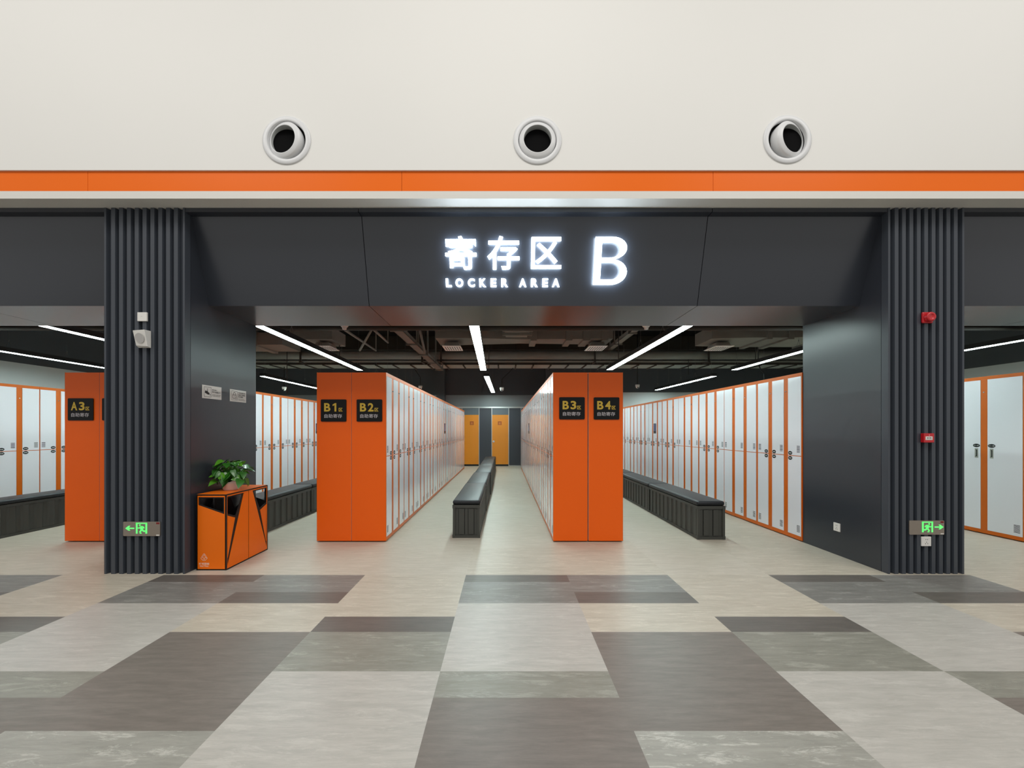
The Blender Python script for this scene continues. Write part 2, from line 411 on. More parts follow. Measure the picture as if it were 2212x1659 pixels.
for ch, (a, b_) in zip('寄存区', ((963, 1029.5), (1053, 1122), (1147.5, 1212))):
    g = MB(); Y = 4.045
    put_text(g, ch, rel(a, Y), rel(b_, Y), vy(583 if ch != '区' else 581), vy(511 if ch != '区' else 513.5), FAS, 0.018, 0.020, 0, 0.013)
    sub(g, 'chinese_character', M['letter'], sg)
xs = [(963.5, 975.3), (984.3, 1000.3), (1011, 1025.5), (1035.5, 1050), (1060, 1072), (1083, 1097), (1121.5, 1137), (1147.3, 1161.5), (1172, 1183.5), (1193, 1208.5)]
for ch, (a, b_) in zip('LOCKERAREA', xs):
    g = MB(); Y = 4.10
    put_text(g, ch, rel(a, Y), rel(b_, Y), vy(620.3), vy(601.8), FAS, 0.014, 0.014, 0, 0.036)
    sub(g, 'small_letter', M['letter'], sg)
g = MB()
def arc(cx_, cy_, rx, ry, a0, a1, n=14): return [(cx_+rx*math.cos(a0+(a1-a0)*i/n), cy_+ry*math.sin(a0+(a1-a0)*i/n)) for i in range(n+1)]
# outline in a 350 x 517 grid, origin lower left
outer = [(0, 0)] + arc(185, 138, 165, 138, -PI/2, PI/2*0.86) + arc(178, 398, 157, 119, -PI/2*0.80, PI/2) + [(0, 517)]
hole_up = [(68, 296)] + arc(178, 377, 88, 81, -PI/2, PI/2) + [(68, 458)]
hole_dn = [(68, 57)] + arc(185, 150, 97, 93, -PI/2, PI/2) + [(68, 243)]
bu0, bu1, bv0, bv1 = rel(1282.5, 4.07), rel(1352.5, 4.07), vy(615.5), vy(513)
Q = lambda l: [(bu0+(bu1-bu0)*a/350, bv0+(bv1-bv0)*b_/517) for a, b_ in l]
g.prism(Q(outer), FAS, 0.022, 0.044, [Q(hole_up), Q(hole_dn)])
sub(g, 'big_letter', M['letter'], sg)

# ------------------------------------------------------------------ air nozzles
for i, (x, z, ax, az) in enumerate(NZ):
    t = empty('air_nozzle', (x, YW, z)); tag(t, ['round white air nozzle turned to the left, leftmost in the white wall', 'round white air nozzle facing straight out, middle one above the sign', 'round white air nozzle turned to the right, rightmost in the white wall'][i], 'air nozzle', 'air nozzles in the white wall')
    toY = Matrix.Rotation(PI/2, 4, 'X')     # local z -> -Y (towards the room)
    f = MB(); f.lathe([(0.210, -0.0), (0.210, 0.006), (0.203, 0.011), (0.172, 0.013), (0.166, 0.010), (0.164, -0.03)], 64, 0, toY); f.build('flange_ring', M['nozzle'], t)
    C = Matrix.Translation((0, 0.09, 0)) @ Matrix.Rotation(math.radians(ax), 4, 'Z') @ Matrix.Rotation(math.radians(-az), 4, 'X') @ toY
    zf = 0.113
    prof = [(0.150, 0.02), (0.158, 0.05), (0.161, 0.085), (0.159, 0.096), (0.150, 0.104), (0.136, 0.110), (0.127, 0.113), (0.124, 0.1145), (0.119, zf)]
    b_ = MB(); b_.lathe(prof, 64, 0, C); b_.lathe([(0.119, zf), (0.118, 0.06), (0.117, -0.03)], 64, 1, C)
    b_.build('swivel_ball', [M['nozzle'], M['nozzle_in']], t)
    dct = MB(); dct.lathe([(0.163, -0.02), (0.163, -0.34), (0.155, -0.35), (0.05, -0.35), (0.001, -0.36)], 48, 0, toY)
    for rr, hh in ((0.150, -0.22), (0.128, -0.30)): dct.lathe([(rr, hh), (rr-0.004, hh+0.004), (rr-0.008, hh)], 48, 1, toY)
    if i == 1: dct.box(-0.07, -0.02, 0.16, 0.24, -0.03, 0.03, 0); dct.cyl((-0.09, 0.15, 0.0), (-0.06, 0.16, 0.0), 0.006, m=2); dct.cyl((0.0, 0.15, 0.05), (-0.03, 0.16, 0.045), 0.006, m=2)
    dct.build('duct_collar', [M['kick'], M['nozzle_in'], mat('brass_%d' % i, (190, 140, 70), 0.3, metal=1)], t)

# ------------------------------------------------------------------ lockers
U = 0.882; ZT = 1.978; DW = 0.232; PW = 0.077; ED = (U-3*DW-2*PW)/2
LD = 0.4015
LT = lambda u, v, d: (u, -d, v)       # d > 0 is out of the front
def vents(m, cu, z0, z1, wv=0.052, n=6):
    for i in range(n):
        z = z0 + (z1-z0)*i/(n-1); m.box(cu-wv/2, cu+wv/2, -0.0022, 0.0, z-0.0032, z+0.0032, 1)
def make_door(u0, u1, z0, z1, side, parent, vz, badge_z, badge=True):
    """side: 'L' badge at the viewer's left of the door, 'R' at the right"""
    d = MB(); d.box(u0, u1, -0.0015, 0.0035, z0, z1, 0)
    vu = u1-0.045 if side == 'L' else u0+0.045
    vents(d, vu, vz, vz+0.07)
    o = d.build('locker_door', [M['door'], M['slot']], parent, recalc=False)
    if badge:
        bu = u0+0.042 if side == 'L' else u1-0.042
        b_ = MB(); disc(b_, bu, badge_z, 0.036, 0.0225, LT, 0.0015, 0.0032, 0)
        for k in range(4): b_.box(bu-0.022+k*0.012, bu-0.014+k*0.012, -0.0038, -0.0033, badge_z-0.006, badge_z+0.006, 1)
        b_.build('number_badge', [M['badge'], M['badge_ink']], o, recalc=False)
    return o
def make_cabinet(badges=True, screen=False, sh=0):
    dx = sh*0.009
    t = empty('locker_cabinet', (0, 0, 0))
    b_ = MB(); w2 = U/2
    b_.box(-w2+0.0012, w2-0.0012, 0.0035, LD, 0.014, ZT-0.002, 1)
    b_.box(-w2+0.001, w2-0.001, 0, 0.0035, 1.938, ZT, 0).box(-w2+0.001, w2-0.001, 0, 0.0035, 0.012, 0.056, 0)
    b_.box(-w2+0.001, -w2+ED+dx-0.002, 0, 0.0035, 0.056, 1.938, 0).box(w2-ED+dx+0.002, w2-0.001, 0, 0.0035, 0.056, 1.938, 0)
    b_.box(-w2+0.001, w2-0.001, 0.002, 0.0035, 0.994, 1.002, 0)
    for a in (-w2+0.06, w2-0.16):
        for c in (0.03, LD-0.13): b_.box(a, a+0.1, c, c+0.1, 0, 0.014, 2)
    b_.box(-w2+0.004, w2-0.004, LD, LD+0.001, 0.02, ZT-0.01, 3)
    b_.build('cabinet_body', [M['orange_frame'], M['orange_end'], M['kick'], M['cab_back']], t, recalc=False)
    us = [-w2+ED+dx+i*(DW+PW) for i in range(3)]
    for i, u in enumerate(us):
        sd = 'R' if i == 0 else 'L'
        g = 0.0015
        o = make_door(u+g, u+DW-g, 1.003, 1.936, sd, t, 1.045, 1.029, badges)
        if screen and i == 1:
            s_ = MB(); s_.box(u+0.04, u+DW-0.04, -0.008, -0.002, 1.232, 1.462, 0); s_.box(u+0.052, u+DW-0.052, -0.0085, -0.0075, 1.29, 1.45, 1)
            s_.build('control_screen', [M['screen'], M['screen_lit']], o, recalc=False)
        make_door(u+g, u+DW-g, 0.058, 0.994, sd, t, 0.105, 0.968, badges)
        if i < 2:
            p = MB(); p.box(u+DW+0.002, u+DW+PW-0.002, -0.0005, 0.0035, 0.058, 1.936, 0)
            p.box(u+DW, u+DW+0.002, 0.002, 0.0033, 0.058, 1.936, 1); p.box(u+DW+PW-0.002, u+DW+PW, 0.002, 0.0033, 0.058, 1.936, 1)
            lp = p.build('lock_post', [M['orange_frame'], M['slot']], t, recalc=False)
            k = MB(); c = u+DW+PW/2; k.cyl((c, 0.0, 1.78), (c, -0.007, 1.78), 0.010, 0.008, n=12); k.build('key_lock', M['chrome'], lp, recalc=False)
    return t
def make_tall_cabinet(nums):
    t = empty('locker_cabinet', (0, 0, 0)); Ut = 0.89
    b_ = MB(); w2 = Ut/2
    b_.box(-w2+0.0012, w2-0.0012, 0.0035, LD, 0.014, ZT-0.002, 1)
    b_.box(-w2+0.001, w2-0.001, 0, 0.0035, 1.938, ZT, 0).box(-w2+0.001, w2-0.001, 0, 0.0035, 0.012, 0.056, 0)
    b_.box(-w2+0.001, -w2+0.043, 0, 0.0035, 0.056, 1.938, 0).box(w2-0.043, w2-0.001, 0, 0.0035, 0.056, 1.938, 0)
    for a in (-w2+0.06, w2-0.16):
        for c in (0.03, LD-0.13): b_.box(a, a+0.1, c, c+0.1, 0, 0.014, 2)
    b_.box(-w2+0.004, w2-0.004, LD, LD+0.001, 0.02, ZT-0.01, 3)
    b_.build('cabinet_body', [M['orange_frame'], M['orange_end'], M['kick'], M['cab_back']], t, recalc=False)
    p = MB(); p.box(-0.036, 0.036, -0.0005, 0.0035, 0.058, 1.936, 0).box(-0.038, -0.036, 0.002, 0.0033, 0.058, 1.936, 1).box(0.036, 0.038, 0.002, 0.0033, 0.058, 1.936, 1)
    lp = p.build('lock_post', [M['orange_frame'], M['slot']], t, recalc=False)
    k = MB(); k.cyl((0, 0.0, 1.78), (0, -0.007, 1.78), 0.010, 0.008, n=12); k.build('key_lock', M['chrome'], lp, recalc=False)
    for sgn, num in zip((-1, 1), nums):
        a, c = sorted((sgn*0.039, sgn*(w2-0.045)))
        d = MB(); d.box(a, c, -0.0015, 0.0035, 0.058, 1.936, 0)
        vents(d, sgn*(w2-0.045-0.055), 0.10, 0.185, 0.062, 7)
        o = d.build('locker_door', [M['door'], M['slot']], t, recalc=False)
        bu = sgn*0.085
        b_ = MB(); disc(b_, bu, 1.110, 0.040, 0.0225, LT, 0.0015, 0.0032, 0)
        if num: put_text(b_, num, bu-0.031, bu+0.031, 1.103, 1.117, LT, 0.0036, 0, 1, 0.01)
        b_.build('number_badge', [M['badge'], M['badge_ink']], o, recalc=False)
        h = MB(); h.box(bu-0.019, bu+0.019, -0.003, -0.0012, 0.955, 1.075, 0); h.box(bu-0.009, bu+0.009, -0.0036, -0.0029, 0.972, 1.058, 1); h.box(bu-0.008, bu-0.003, -0.005, -0.003, 0.980, 1.050, 0)
        h.build('recessed_handle', [M['handle'], M['kick']], o, recalc=False)
    return t
ORD = ['nearest', 'second', 'third', 'fourth', 'fifth', 'sixth', 'seventh', 'eighth', 'ninth', 'tenth', 'eleventh']
def zone_sign(root, xc, zc, txt):
    """black zone plate stuck on the end panel that faces the hall; local to world through root"""
    T0 = lambda u, v, d: (u, 4.968-d, v)
    W, H = 0.297, 0.258
    p = MB(); x0, x1, z0, z1 = xc-W/2, xc+W/2, zc-H/2, zc+H/2; r = 0.012
    pts = []
    for cx, cz, a0 in ((x1-r, z0+r, -PI/2), (x1-r, z1-r, 0), (x0+r, z1-r, PI/2), (x0+r, z0+r, PI)):
        pts += [(cx+r*math.cos(a0+k*PI/8), cz+r*math.sin(a0+k*PI/8)) for k in range(5)]
    p.prism(pts, T0, 0.0, 0.005)
    o = sub(p, 'zone_sign', M['sign_black'], root)
    o['label'] = 'black plate' if not txt else 'black plate reading %s zone' % txt
    if txt:
        g = MB()
        put_text(g, txt[0], x0+0.039, x0+0.112, zc-0.012, zc+0.086, T0, 0.0058, 0, 0, 0.03)
        if txt[1] == '1': g.prism([(x0+0.160, zc-0.012), (x0+0.181, zc-0.012), (x0+0.181, zc+0.086), (x0+0.165, zc+0.086), (x0+0.138, zc+0.070), (x0+0.138, zc+0.052), (x0+0.160, zc+0.062)], T0, 0.0052, 0.0058)
        else: put_text(g, txt[1], x0+0.132, x0+0.198, zc-0.012, zc+0.086, T0, 0.0058, 0, 0, 0.03)
        put_text(g, '区', x0+0.208, x0+0.254, zc-0.012, zc+0.030, T0, 0.0058, 0, 0, 0.02)
        put_text(g, '自助寄存', x0+0.042, x0+0.248, z0+0.042, z0+0.088, T0, 0.0058, 0, 1, 0.004)
        sub(g, 'zone_lettering', [M['sign_yellow'], M['sign_grey']], o if False else root)
def row(X, face, y0, n, name_fmt, group, noBadge=(), screens=(), uw=U, make=None):
    """face=+1: doors look towards +X; -1: towards -X"""
    out = []
    for i in range(n):
        q = 0 if i == 0 else (1 if i % 2 else -1)
        key = (i in noBadge, i in screens, q*(1 if face > 0 else -1))
        if make: c = make(i)
        else:
            if key not in PROTO: PROTO[key] = make_cabinet(not key[0], key[1], key[2]); c = PROTO[key]
            else: c = copy_tree(PROTO[key])
        c.location = (X, y0 + uw*(i+0.5), 0); c.rotation_euler = (0, 0, PI/2 if face > 0 else -PI/2)
        tag(c, name_fmt % (ORD[i] if i else 'nearest'), 'locker', group); out.append(c)
    return out
PROTO = {}
Y0 = 4.972
b2 = row(-1.381, 1, Y0, 11, 'orange locker cabinet with white doors, %s in the row behind the B2 sign', 'locker cabinets of the B2 row', screens=(5,))
b3 = row(0.566, -1, Y0, 11, 'orange locker cabinet with glossy white doors, %s in the row behind the B3 sign', 'locker cabinets of the B3 row', screens=(5,))
b5 = row(3.467, -1, Y0, 11, 'orange locker cabinet with white doors, %s in the row beside the right column', 'locker cabinets along the right side', noBadge=(1, 3), screens=(5,))
a4 = row(-4.318, 1, Y0, 8, 'orange locker cabinet with white doors, %s in the row behind the left bench', 'locker cabinets beyond the left aisle', screens=(5,))
al = row(-7.2, 1, 4.844, 4, 'orange locker cabinet with white doors, %s in the row left of the A3 sign', 'locker cabinets in the left bay')
b1 = row(-2.189, -1, Y0, 11, 'orange locker cabinet with white doors, %s in the row behind the B1 sign', 'locker cabinets of the B1 row')
b4 = row(1.380, 1, Y0, 11, 'orange locker cabinet with white doors, %s in the row behind the B4 sign', 'locker cabinets of the B4 row')
a3 = row(-5.126, -1, Y0, 8, 'orange locker cabinet with white doors, %s in the row behind the A3 sign', 'locker cabinets of the A3 row')
cc = row(6.02, -1, 4.912, 2, 'orange locker cabinet with tall full-height doors, %s in the right bay', 'tall locker cabinets in the right bay', uw=0.89, make=lambda i: make_tall_cabinet([('C1-47', 'C1-48'), ('', '')][i]))
b2[0]['label'] = 'orange locker cabinet with white doors, end cabinet carrying the B2 sign'
b3[0]['label'] = 'orange locker cabinet with white doors, end cabinet carrying the B3 sign'
b1[0]['label'] = 'orange end locker cabinet carrying the black B1 sign'
b4[0]['label'] = 'orange end locker cabinet carrying the black B4 sign'
a3[0]['label'] = 'orange end locker cabinet carrying the black A3 sign'
a4[0]['label'] = 'orange end locker cabinet half hidden by the left ribbed column, right of A3'
def zx(px): return (px-1090)*4.97/921.67
def zz(py): return 1.3+(930-py)*4.97/921.67
bpy.context.view_layer.update()
for c, px, py, tx in ((b1[0], 721, 886.8, 'B1'), (b2[0], 798.3, 886.8, 'B2'), (b3[0], 1235.4, 882, 'B3'), (b4[0], 1310, 882.3, 'B4'), (a3[0], 175, 884.3, 'A3'), (a4[0], 249, 884.3, '')):
    zone_sign(c, zx(px), zz(py), tx)

# ------------------------------------------------------------------ benches
BW = 0.326; BH = 0.398
def make_bench(L):
    t = empty('storage_bench', (0, 0, 0))
    b_ = MB(); w2 = BW/2
    b_.box(-w2+0.016, w2-0.016, 0.016, L-0.016, 0.015, BH-0.004)
    # rails
    for z0, z1 in ((0.0, 0.032), (BH-0.034, BH)):
        b_.box(-w2, -w2+0.02, 0.02, L-0.02, z0, z1); b_.box(w2-0.02, w2, 0.02, L-0.02, z0, z1)
        b_.box(-w2+0.02, w2-0.02, 0.0, 0.02, z0, z1); b_.box(-w2+0.02, w2-0.02, L-0.02, L, z0, z1)
    for sx in (-1, 1):
        for y in (0.0, L-0.03):
            b_.box(min(sx*w2, sx*(w2-0.03)), max(sx*w2, sx*(w2-0.03)), y, y+0.03, 0.0, BH)
            for z in (0.0, BH-0.04): b_.box(min(sx*(w2+0.004), sx*(w2-0.03)), max(sx*(w2+0.004), sx*(w2-0.03)), y-0.004, y+0.034, z, z+0.04)
    # corrugated long sides
    n = 11; p = (L-0.06)/n
    for sx in (-1, 1):
        for k in range(n):
            ya = 0.03+p*k; q = []
            for yy, dep in ((ya+p*0.06, 0.016), (ya+p*0.18, 0.003), (ya+p*0.62, 0.003), (ya+p*0.74, 0.016)):
                q.append((sx*(w2-dep), yy))
            z0, z1 = 0.034, BH-0.036
            vs = [(x, y, z0) for x, y in q] + [(x, y, z1) for x, y in q]
            b_.add(vs, [(0, 1, 5, 4), (1, 2, 6, 5), (2, 3, 7, 6), (0, 3, 2, 1), (4, 5, 6, 7)])
    # end panels: two raised boards
    for ye, s in ((0.0, 1), (L, -1)):
        for c in (-0.058, 0.058):
            a0, a1 = sorted((ye+s*0.005, ye+s*0.018)); b_.box(c-0.032, c+0.032, a0, a1, 0.045, BH-0.047)
            for e in (c-0.036, c+0.036):
                a0, a1 = sorted((ye+s*0.0145, ye+s*0.018)); b_.box(e-0.003, e+0.003, a0, a1, 0.043, BH-0.045, 1)
    b_.build('corrugated_base', [M['bench'], M['kick']], t)
    c = MB(); c.box(-w2-0.004, w2+0.004, 0.002, L-0.002, BH+0.001, BH+0.058)
    o = c.build('seat_cushion', M['leather'], t, bevel=0.028, seg=5)
    for p_ in o.data.polygons: p_.use_smooth = True
    return t
LB = 1.742
pb = make_bench(LB)
first = [True]
def bench(x, y, label, group, dx=0.0):
    c = pb if first[0] else copy_tree(pb); first[0] = False
    c.location = (x+dx, y, 0); tag(c, label, 'bench', group)
for i in range(5): bench(-0.464, 5.164+i*1.752, 'black cushioned bench in the centre aisle, %s' % ['the one nearest the hall', 'second from the hall', 'third from the hall', 'fourth from the hall', 'farthest one by the orange doors'][i], 'benches in the centre aisle', dx=[0, 0.004, 0.02, 0.012, 0.012][i])
for i in range(5): bench(2.465, 5.085+i*1.752, 'black cushioned bench in the aisle right of the B4 lockers, %s' % ['nearest one', 'second one', 'third one', 'fourth one', 'farthest one'][i], 'benches in the right aisle')
for i in range(4): bench(-3.193, 4.985+i*1.752, 'black cushioned bench in the aisle left of the B1 lockers, %s' % ['nearest one behind the bin', 'second one', 'third one', 'fourth one'][i], 'benches in the left aisle')
for i in range(2): bench(-6.22, 4.55+i*1.752, 'black cushioned bench in the left bay, %s' % ['the nearer one', 'the one behind it'][i], 'benches in the left bay')

# ------------------------------------------------------------------ strip lights
def strip_light(x0, y0, x1, y1, label, z=2.645):
    t = empty('strip_light', ((x0+x1)/2, (y0+y1)/2, z)); a = math.atan2(x1-x0, y1-y0); t.rotation_euler = (0, 0, -a)
    L = math.hypot(x1-x0, y1-y0); w_ = 0.063
    h = MB(); h.box(-w_-0.004, w_+0.004, -L/2-0.004, L/2+0.004, 0.004, 0.075); h.box(-w_-0.004, -w_, -L/2-0.004, L/2+0.004, -0.002, 0.004); h.box(w_, w_+0.004, -L/2-0.004, L/2+0.004, -0.002, 0.004)
    h.build('lamp_housing', M['lamp_black'], t)
    d = MB(); n = 4; s = L/n
    for k in range(n): d.box(-w_, w_, -L/2+k*s+0.009, -L/2+(k+1)*s-0.009, 0.0, 0.0035)
    d.build('lamp_diffuser', M['lamp'], t)
    for k in range(n+1):
        yy = -L/2+0.12+(L-0.24)*k/n
        q = MB(); q.cyl((-0.05, yy, 0.075), (0, yy, 0.20), 0.0022, n=5); q.cyl((0.05, yy, 0.075), (0, yy, 0.20), 0.0022, n=5); q.cyl((0, yy, 0.19), (0, yy, 0.34 if 7.85 < (y0+y1)/2+yy < 8.95 else 1.755), 0.002, n=5); q.cyl((0, yy, 0.19), (0, yy, 0.215), 0.008, n=6)
        q.build('hanging_wire', M['wire'], t, recalc=False)
    tag(t, label, 'light', 'strip lights hanging over the aisles')
strip_light(-0.385, 5.2, -0.476, 9.54, 'white strip light over the centre aisle, nearer of two')
strip_light(-0.45, 10.64, -0.408, 15.1, 'white strip light over the centre aisle, farther one before the orange doors')
strip_light(-3.15, 5.2, -3.232, 9.56, 'long white strip light left of centre, ending above the B1 and B2 lockers')
strip_light(-3.22, 10.6, -3.25, 15.1, 'white strip light hidden behind the tops of the B1 and B2 lockers')
strip_light(2.355, 5.2, 2.322, 9.47, 'long white strip light right of centre, ending above the B4 locker')
strip_light(2.33, 10.6, 2.33, 14.2, 'white strip light hidden behind the B3 and B4 lockers')
strip_light(5.03, 5.2, 5.10, 9.50, 'white strip light slanting out behind the right column edge')
strip_light(5.19, 10.58, 5.05, 14.2, 'white strip light low over the right-hand locker row, farthest on that side')
strip_light(-5.93, 5.2, -5.94, 9.5, 'brighter strip light seen in the left bay above the A3 locker')
strip_light(-6.0, 10.57, -5.97, 15.0, 'white strip light seen between the left column and the B1 locker')
strip_light(-8.47, 5.2, -8.62, 9.5, 'lower strip light crossing the left bay to the frame edge')
strip_light(7.74, 5.2, 7.70, 9.5, 'strip light seen in the bay right of the right column')

# ------------------------------------------------------------------ ceiling services
def at(px, py, Y): return ((px-1090)*Y/921.67, Y, 1.3+(930-py)*Y/921.67)
def hang(mb, x, y, z0, z1=4.4, r=0.006, m=0): mb.cyl((x, y, z0), (x, y, z1), r, n=6, m=m)
t = MB(); Y = 11.0
t.cyl((-9.9, Y, 3.25), (10.1, Y, 3.25), 0.115, n=24)
o = t.build('ventilation_pipe', M['duct']); tag(o, 'thick dark horizontal pipe crossing the open ceiling', 'pipe')
t = MB(); t.cyl((-9.9, Y+0.1, 3.10), (10.1, Y+0.1, 3.10), 0.028, n=12)
o = t.build('water_pipe', M['duct']); tag(o, 'thin dark pipe running just under the thick ceiling pipe', 'pipe')
for x in (-8.4, -5.2, -2.1, -1.62, 2.30, 5.2, 8.2):
    t = MB(); t.box(x-0.02, x+0.02, Y-0.15, Y-0.12, 3.06, 4.4); t.box(x-0.02, x+0.02, Y+0.13, Y+0.16, 3.06, 4.4); t.box(x-0.02, x+0.02, Y-0.18, Y+0.18, 3.03, 3.06)
    o = t.build('pipe_hanger', M['duct_dark']); tag(o, 'dark steel hanger holding up the thick ceiling pipe', 'hanger', 'hangers of the thick ceiling pipe')
# cable tray across the room
r_ = MB()
r_.box(-9.9, 10.1, 12.2, 12.215, 3.18, 3.29).box(-9.9, 10.1, 12.935, 12.95, 3.18, 3.29).box(-9.9, 10.1, 12.215, 12.935, 3.182, 3.188, 1)
for k in range(40):
    x = -9.7+0.5*k; r_.box(x, x+0.04, 12.16, 12.98, 3.155, 3.18)
o = r_.build('cable_tray', [M['duct_dark'], mat('tray_lit_underside', (150, 152, 144), 0.6)]); tag(o, 'dark cable tray with cross bars spanning the ceiling above the back wall', 'cable tray')  # tray plate paler: lamp light on the underside put into its colour
t = MB(); t.cyl((-9.9, 6.5, 2.865), (10.1, 6.5, 2.865), 0.042, n=12)
o = t.build('water_pipe', M['duct_dark']); tag(o, 'thin dark pipe crossing just behind the top of the entrance', 'pipe')
def duct(pts, z0, z1, label, straps=(), extra=None):
    """box duct in plan: list of (x, y0, y1) stations"""
    d = MB()
    for (xa, a0, a1), (xb, c0, c1) in zip(pts[:-1], pts[1:]):
        d.hexa([(xa, a0, z0), (xb, c0, z0), (xb, c1, z0), (xa, a1, z0), (xa, a0, z1), (xb, c0, z1), (xb, c1, z1), (xa, a1, z1)])
    for x, a0, a1, wd in straps: d.box(x-wd/2, x+wd/2, a0-0.03, a1+0.03, z0-0.035, z1+0.02)
    if extra: extra(d)
    o = d.build('air_duct', M['duct'], bevel=0.006); tag(o, label, 'duct', 'air ducts in the open ceiling'); return o
duct([(-4.05, 8.05, 8.75), (-3.26, 8.05, 8.75)], 3.02, 3.26, 'dark box duct over the left aisle, left of the B1 locker')
duct([(-7.5, 8.35, 9.1), (-4.35, 8.35, 9.1)], 2.98, 3.22, 'dark box duct at the far left of the opening', straps=[(-4.9, 8.35, 9.1, 0.12), (-6, 8.35, 9.1, 0.12)])
duct([(-1.30, 8.0, 8.7), (-0.50, 8.0, 8.6), (0.3, 8.1, 8.5), (2.05, 8.05, 8.6)], 3.03, 3.22, 'long dark strapped duct behind the centre strip light',
     straps=[(0.55, 8.08, 8.6, 0.12), (1.22, 8.08, 8.6, 0.12), (1.55, 8.08, 8.6, 0.14), (1.9, 8.08, 8.6, 0.12)],)
duct([(3.88, 8.0, 8.7), (4.6, 7.9, 8.8), (5.3, 7.9, 8.8), (7.8, 7.4, 8.8)], 3.02, 3.26, 'dark box duct above the right-hand locker row', straps=[(4.9, 7.9, 8.8, 0.1), (5.3, 7.9, 8.8, 0.1), (6.0, 7.8, 8.8, 0.12)])
t = MB(); t.box(-0.02, 0.46, 6.9, 7.2, 2.99, 3.3).box(0.0, 0.44, 7.2, 7.55, 3.02, 3.3).box(0.02, 0.42, 7.55, 8.02, 3.05, 3.3)
for yy in (6.98, 7.2, 7.5): t.box(-0.04, 0.48, yy, yy+0.03, 2.97, 3.32)
o = t.build('fan_coil_unit', M['duct'], bevel=0.008); tag(o, 'boxy dark air handling unit right of the centre strip light', 'air unit')
for i, (x, lb) in enumerate(((-3.49, 'white air diffuser under a foil collar, left of the B1 sign side'), (-1.01, 'white slotted air diffuser just left of the centre strip light'), (1.78, 'white air diffuser above the B3 and B4 lockers'), (4.18, 'white air diffuser between the two right strip lights'))):
    t = empty('air_diffuser', (x, 8.33, 2.90)); tag(t, lb, 'air vent', 'air diffusers in the open ceiling')
    f = MB(); f.box(-0.175, 0.175, -0.25, 0.25, 0.0, 0.012)
    for k in range(7): f.box(-0.13+k*0.045-0.006, -0.13+k*0.045+0.006, -0.17, 0.17, -0.003, 0.0, 1)
    f.build('grille', [M['white_pl'], M['kick']], t)
    f = MB(); f.hexa([(-0.15, -0.2, 0.012), (0.15, -0.2, 0.012), (0.15, 0.2, 0.012), (-0.15, 0.2, 0.012), (-0.12, -0.16, 0.09), (0.12, -0.16, 0.09), (0.12, 0.16, 0.09), (-0.12, 0.16, 0.09)])
    f.build('foil_collar', M['foil'], t)
# trays and beams that run away from the viewer
for i, (x, z, y0, y1, wd, ht, lb, mt) in enumerate(((-1.80, 2.98, 6.6, 12.0, 0.16, 0.07, 'dark cable tray running away from the entrance, left of the centre light', 'duct'),
        (2.72, 3.38, 7.4, 12.0, 0.14, 0.08, 'dark cable tray running away from the entrance, right of the B4 locker', 'duct'))):
    t = MB(); t.box(x-wd/2, x+wd/2, y0, y1, z, z+0.008).box(x-wd/2, x-wd/2+0.008, y0, y1, z, z+ht).box(x+wd/2-0.008, x+wd/2, y0, y1, z, z+ht)
    for k in range(5):
        yy = y0+0.5+k*1.15; t.box(x-wd/2-0.03, x-wd/2-0.005, yy, yy+0.03, z-0.02, 4.39); t.box(x+wd/2+0.005, x+wd/2+0.03, yy, yy+0.03, z-0.02, 4.39); t.box(x-wd/2-0.03, x+wd/2+0.03, yy, yy+0.03, z-0.03, z)
    o = t.build('cable_tray', M[mt]); tag(o, lb, 'cable tray')
# diagonal braces
for i, (p0, p1, lb) in enumerate((((735, 706, 6.6), (812, 757, 9.6), 'slanting dark conduit above the B2 locker'), ((803, 708, 6.6), (838, 740, 9.0), 'short slanting conduit right of the left strip light'), ((905, 704, 7.6), (918, 762, 8.0), 'slanting dark brace beside the centre diffuser'), ((777, 757, 8.0), (803, 712, 7.6), 'crossed dark brace above the B2 locker'))):
    t = MB(); t.cyl(at(*p0), at(*p1), 0.022, n=8); q0 = at(*p0); q1 = at(*p1); q0 = q0 if q0[2] > q1[2] else q1; t.cyl(q0, (q0[0], q0[1], 4.39), 0.012, n=6); o = t.build('conduit', M['duct']); tag(o, lb, 'conduit')
# ceiling beams across
for y, lb in ((14.0, 'black ceiling beam before the back wall'),):
    t = MB(); t.box(-9.9, 10.1, y, y+0.35, 3.95, 4.4); o = t.build('ceiling_beam', M['duct_dark']); struct(o, lb)
# hanging cameras on poles
for i, (px, py, Y, cable, lb) in enumerate(((614, 841, 12.6, 0, 'white dome camera hanging left of the B1 locker'), (908, 838, 13.2, -18, 'white dome camera hanging above the B2 locker row'), (1084, 842, 12.8, 30, 'white dome camera hanging right of the centre strip lights'), (1377, 836, 12.6, 0, 'white dome camera hanging right of the B4 locker'))):
    x, y, z = at(px, py, Y); t = empty('ceiling_camera', (x, y, z)); tag(t, lb, 'camera', 'dome cameras in the locker area')
    c = MB(); c.cyl((0, 0, 0.02), (0, 0, 0.07), 0.060, 0.062, n=20); c.lathe([(0.055, 0.02), (0.05, -0.01), (0.03, -0.035), (0.001, -0.042)], 20); c.build('camera_body', M['white_pl'], t)
    c = MB(); c.cyl((0, -0.035, -0.012), (0, -0.058, -0.022), 0.020, n=12); c.build('camera_lens', M['kick'], t)
    c = MB(); dx = cable*Y/921.67
    if cable: c.cyl((0, 0, 0.07), (0, 0, 0.32), 0.009, n=6); c.cyl((0, 0, 0.32), (dx*0.6, 0, 0.55), 0.009, n=6); c.cyl((dx*0.6, 0, 0.55), (dx, 0, 0.75), 0.009, n=6); c.cyl((dx, 0, 0.75), (dx, 0, 4.4-z), 0.009, n=6)
    else: c.cyl((0, 0, 0.07), (0, 0, 4.4-z), 0.013, n=8)
    c.build('camera_pole', M['cable'], t)
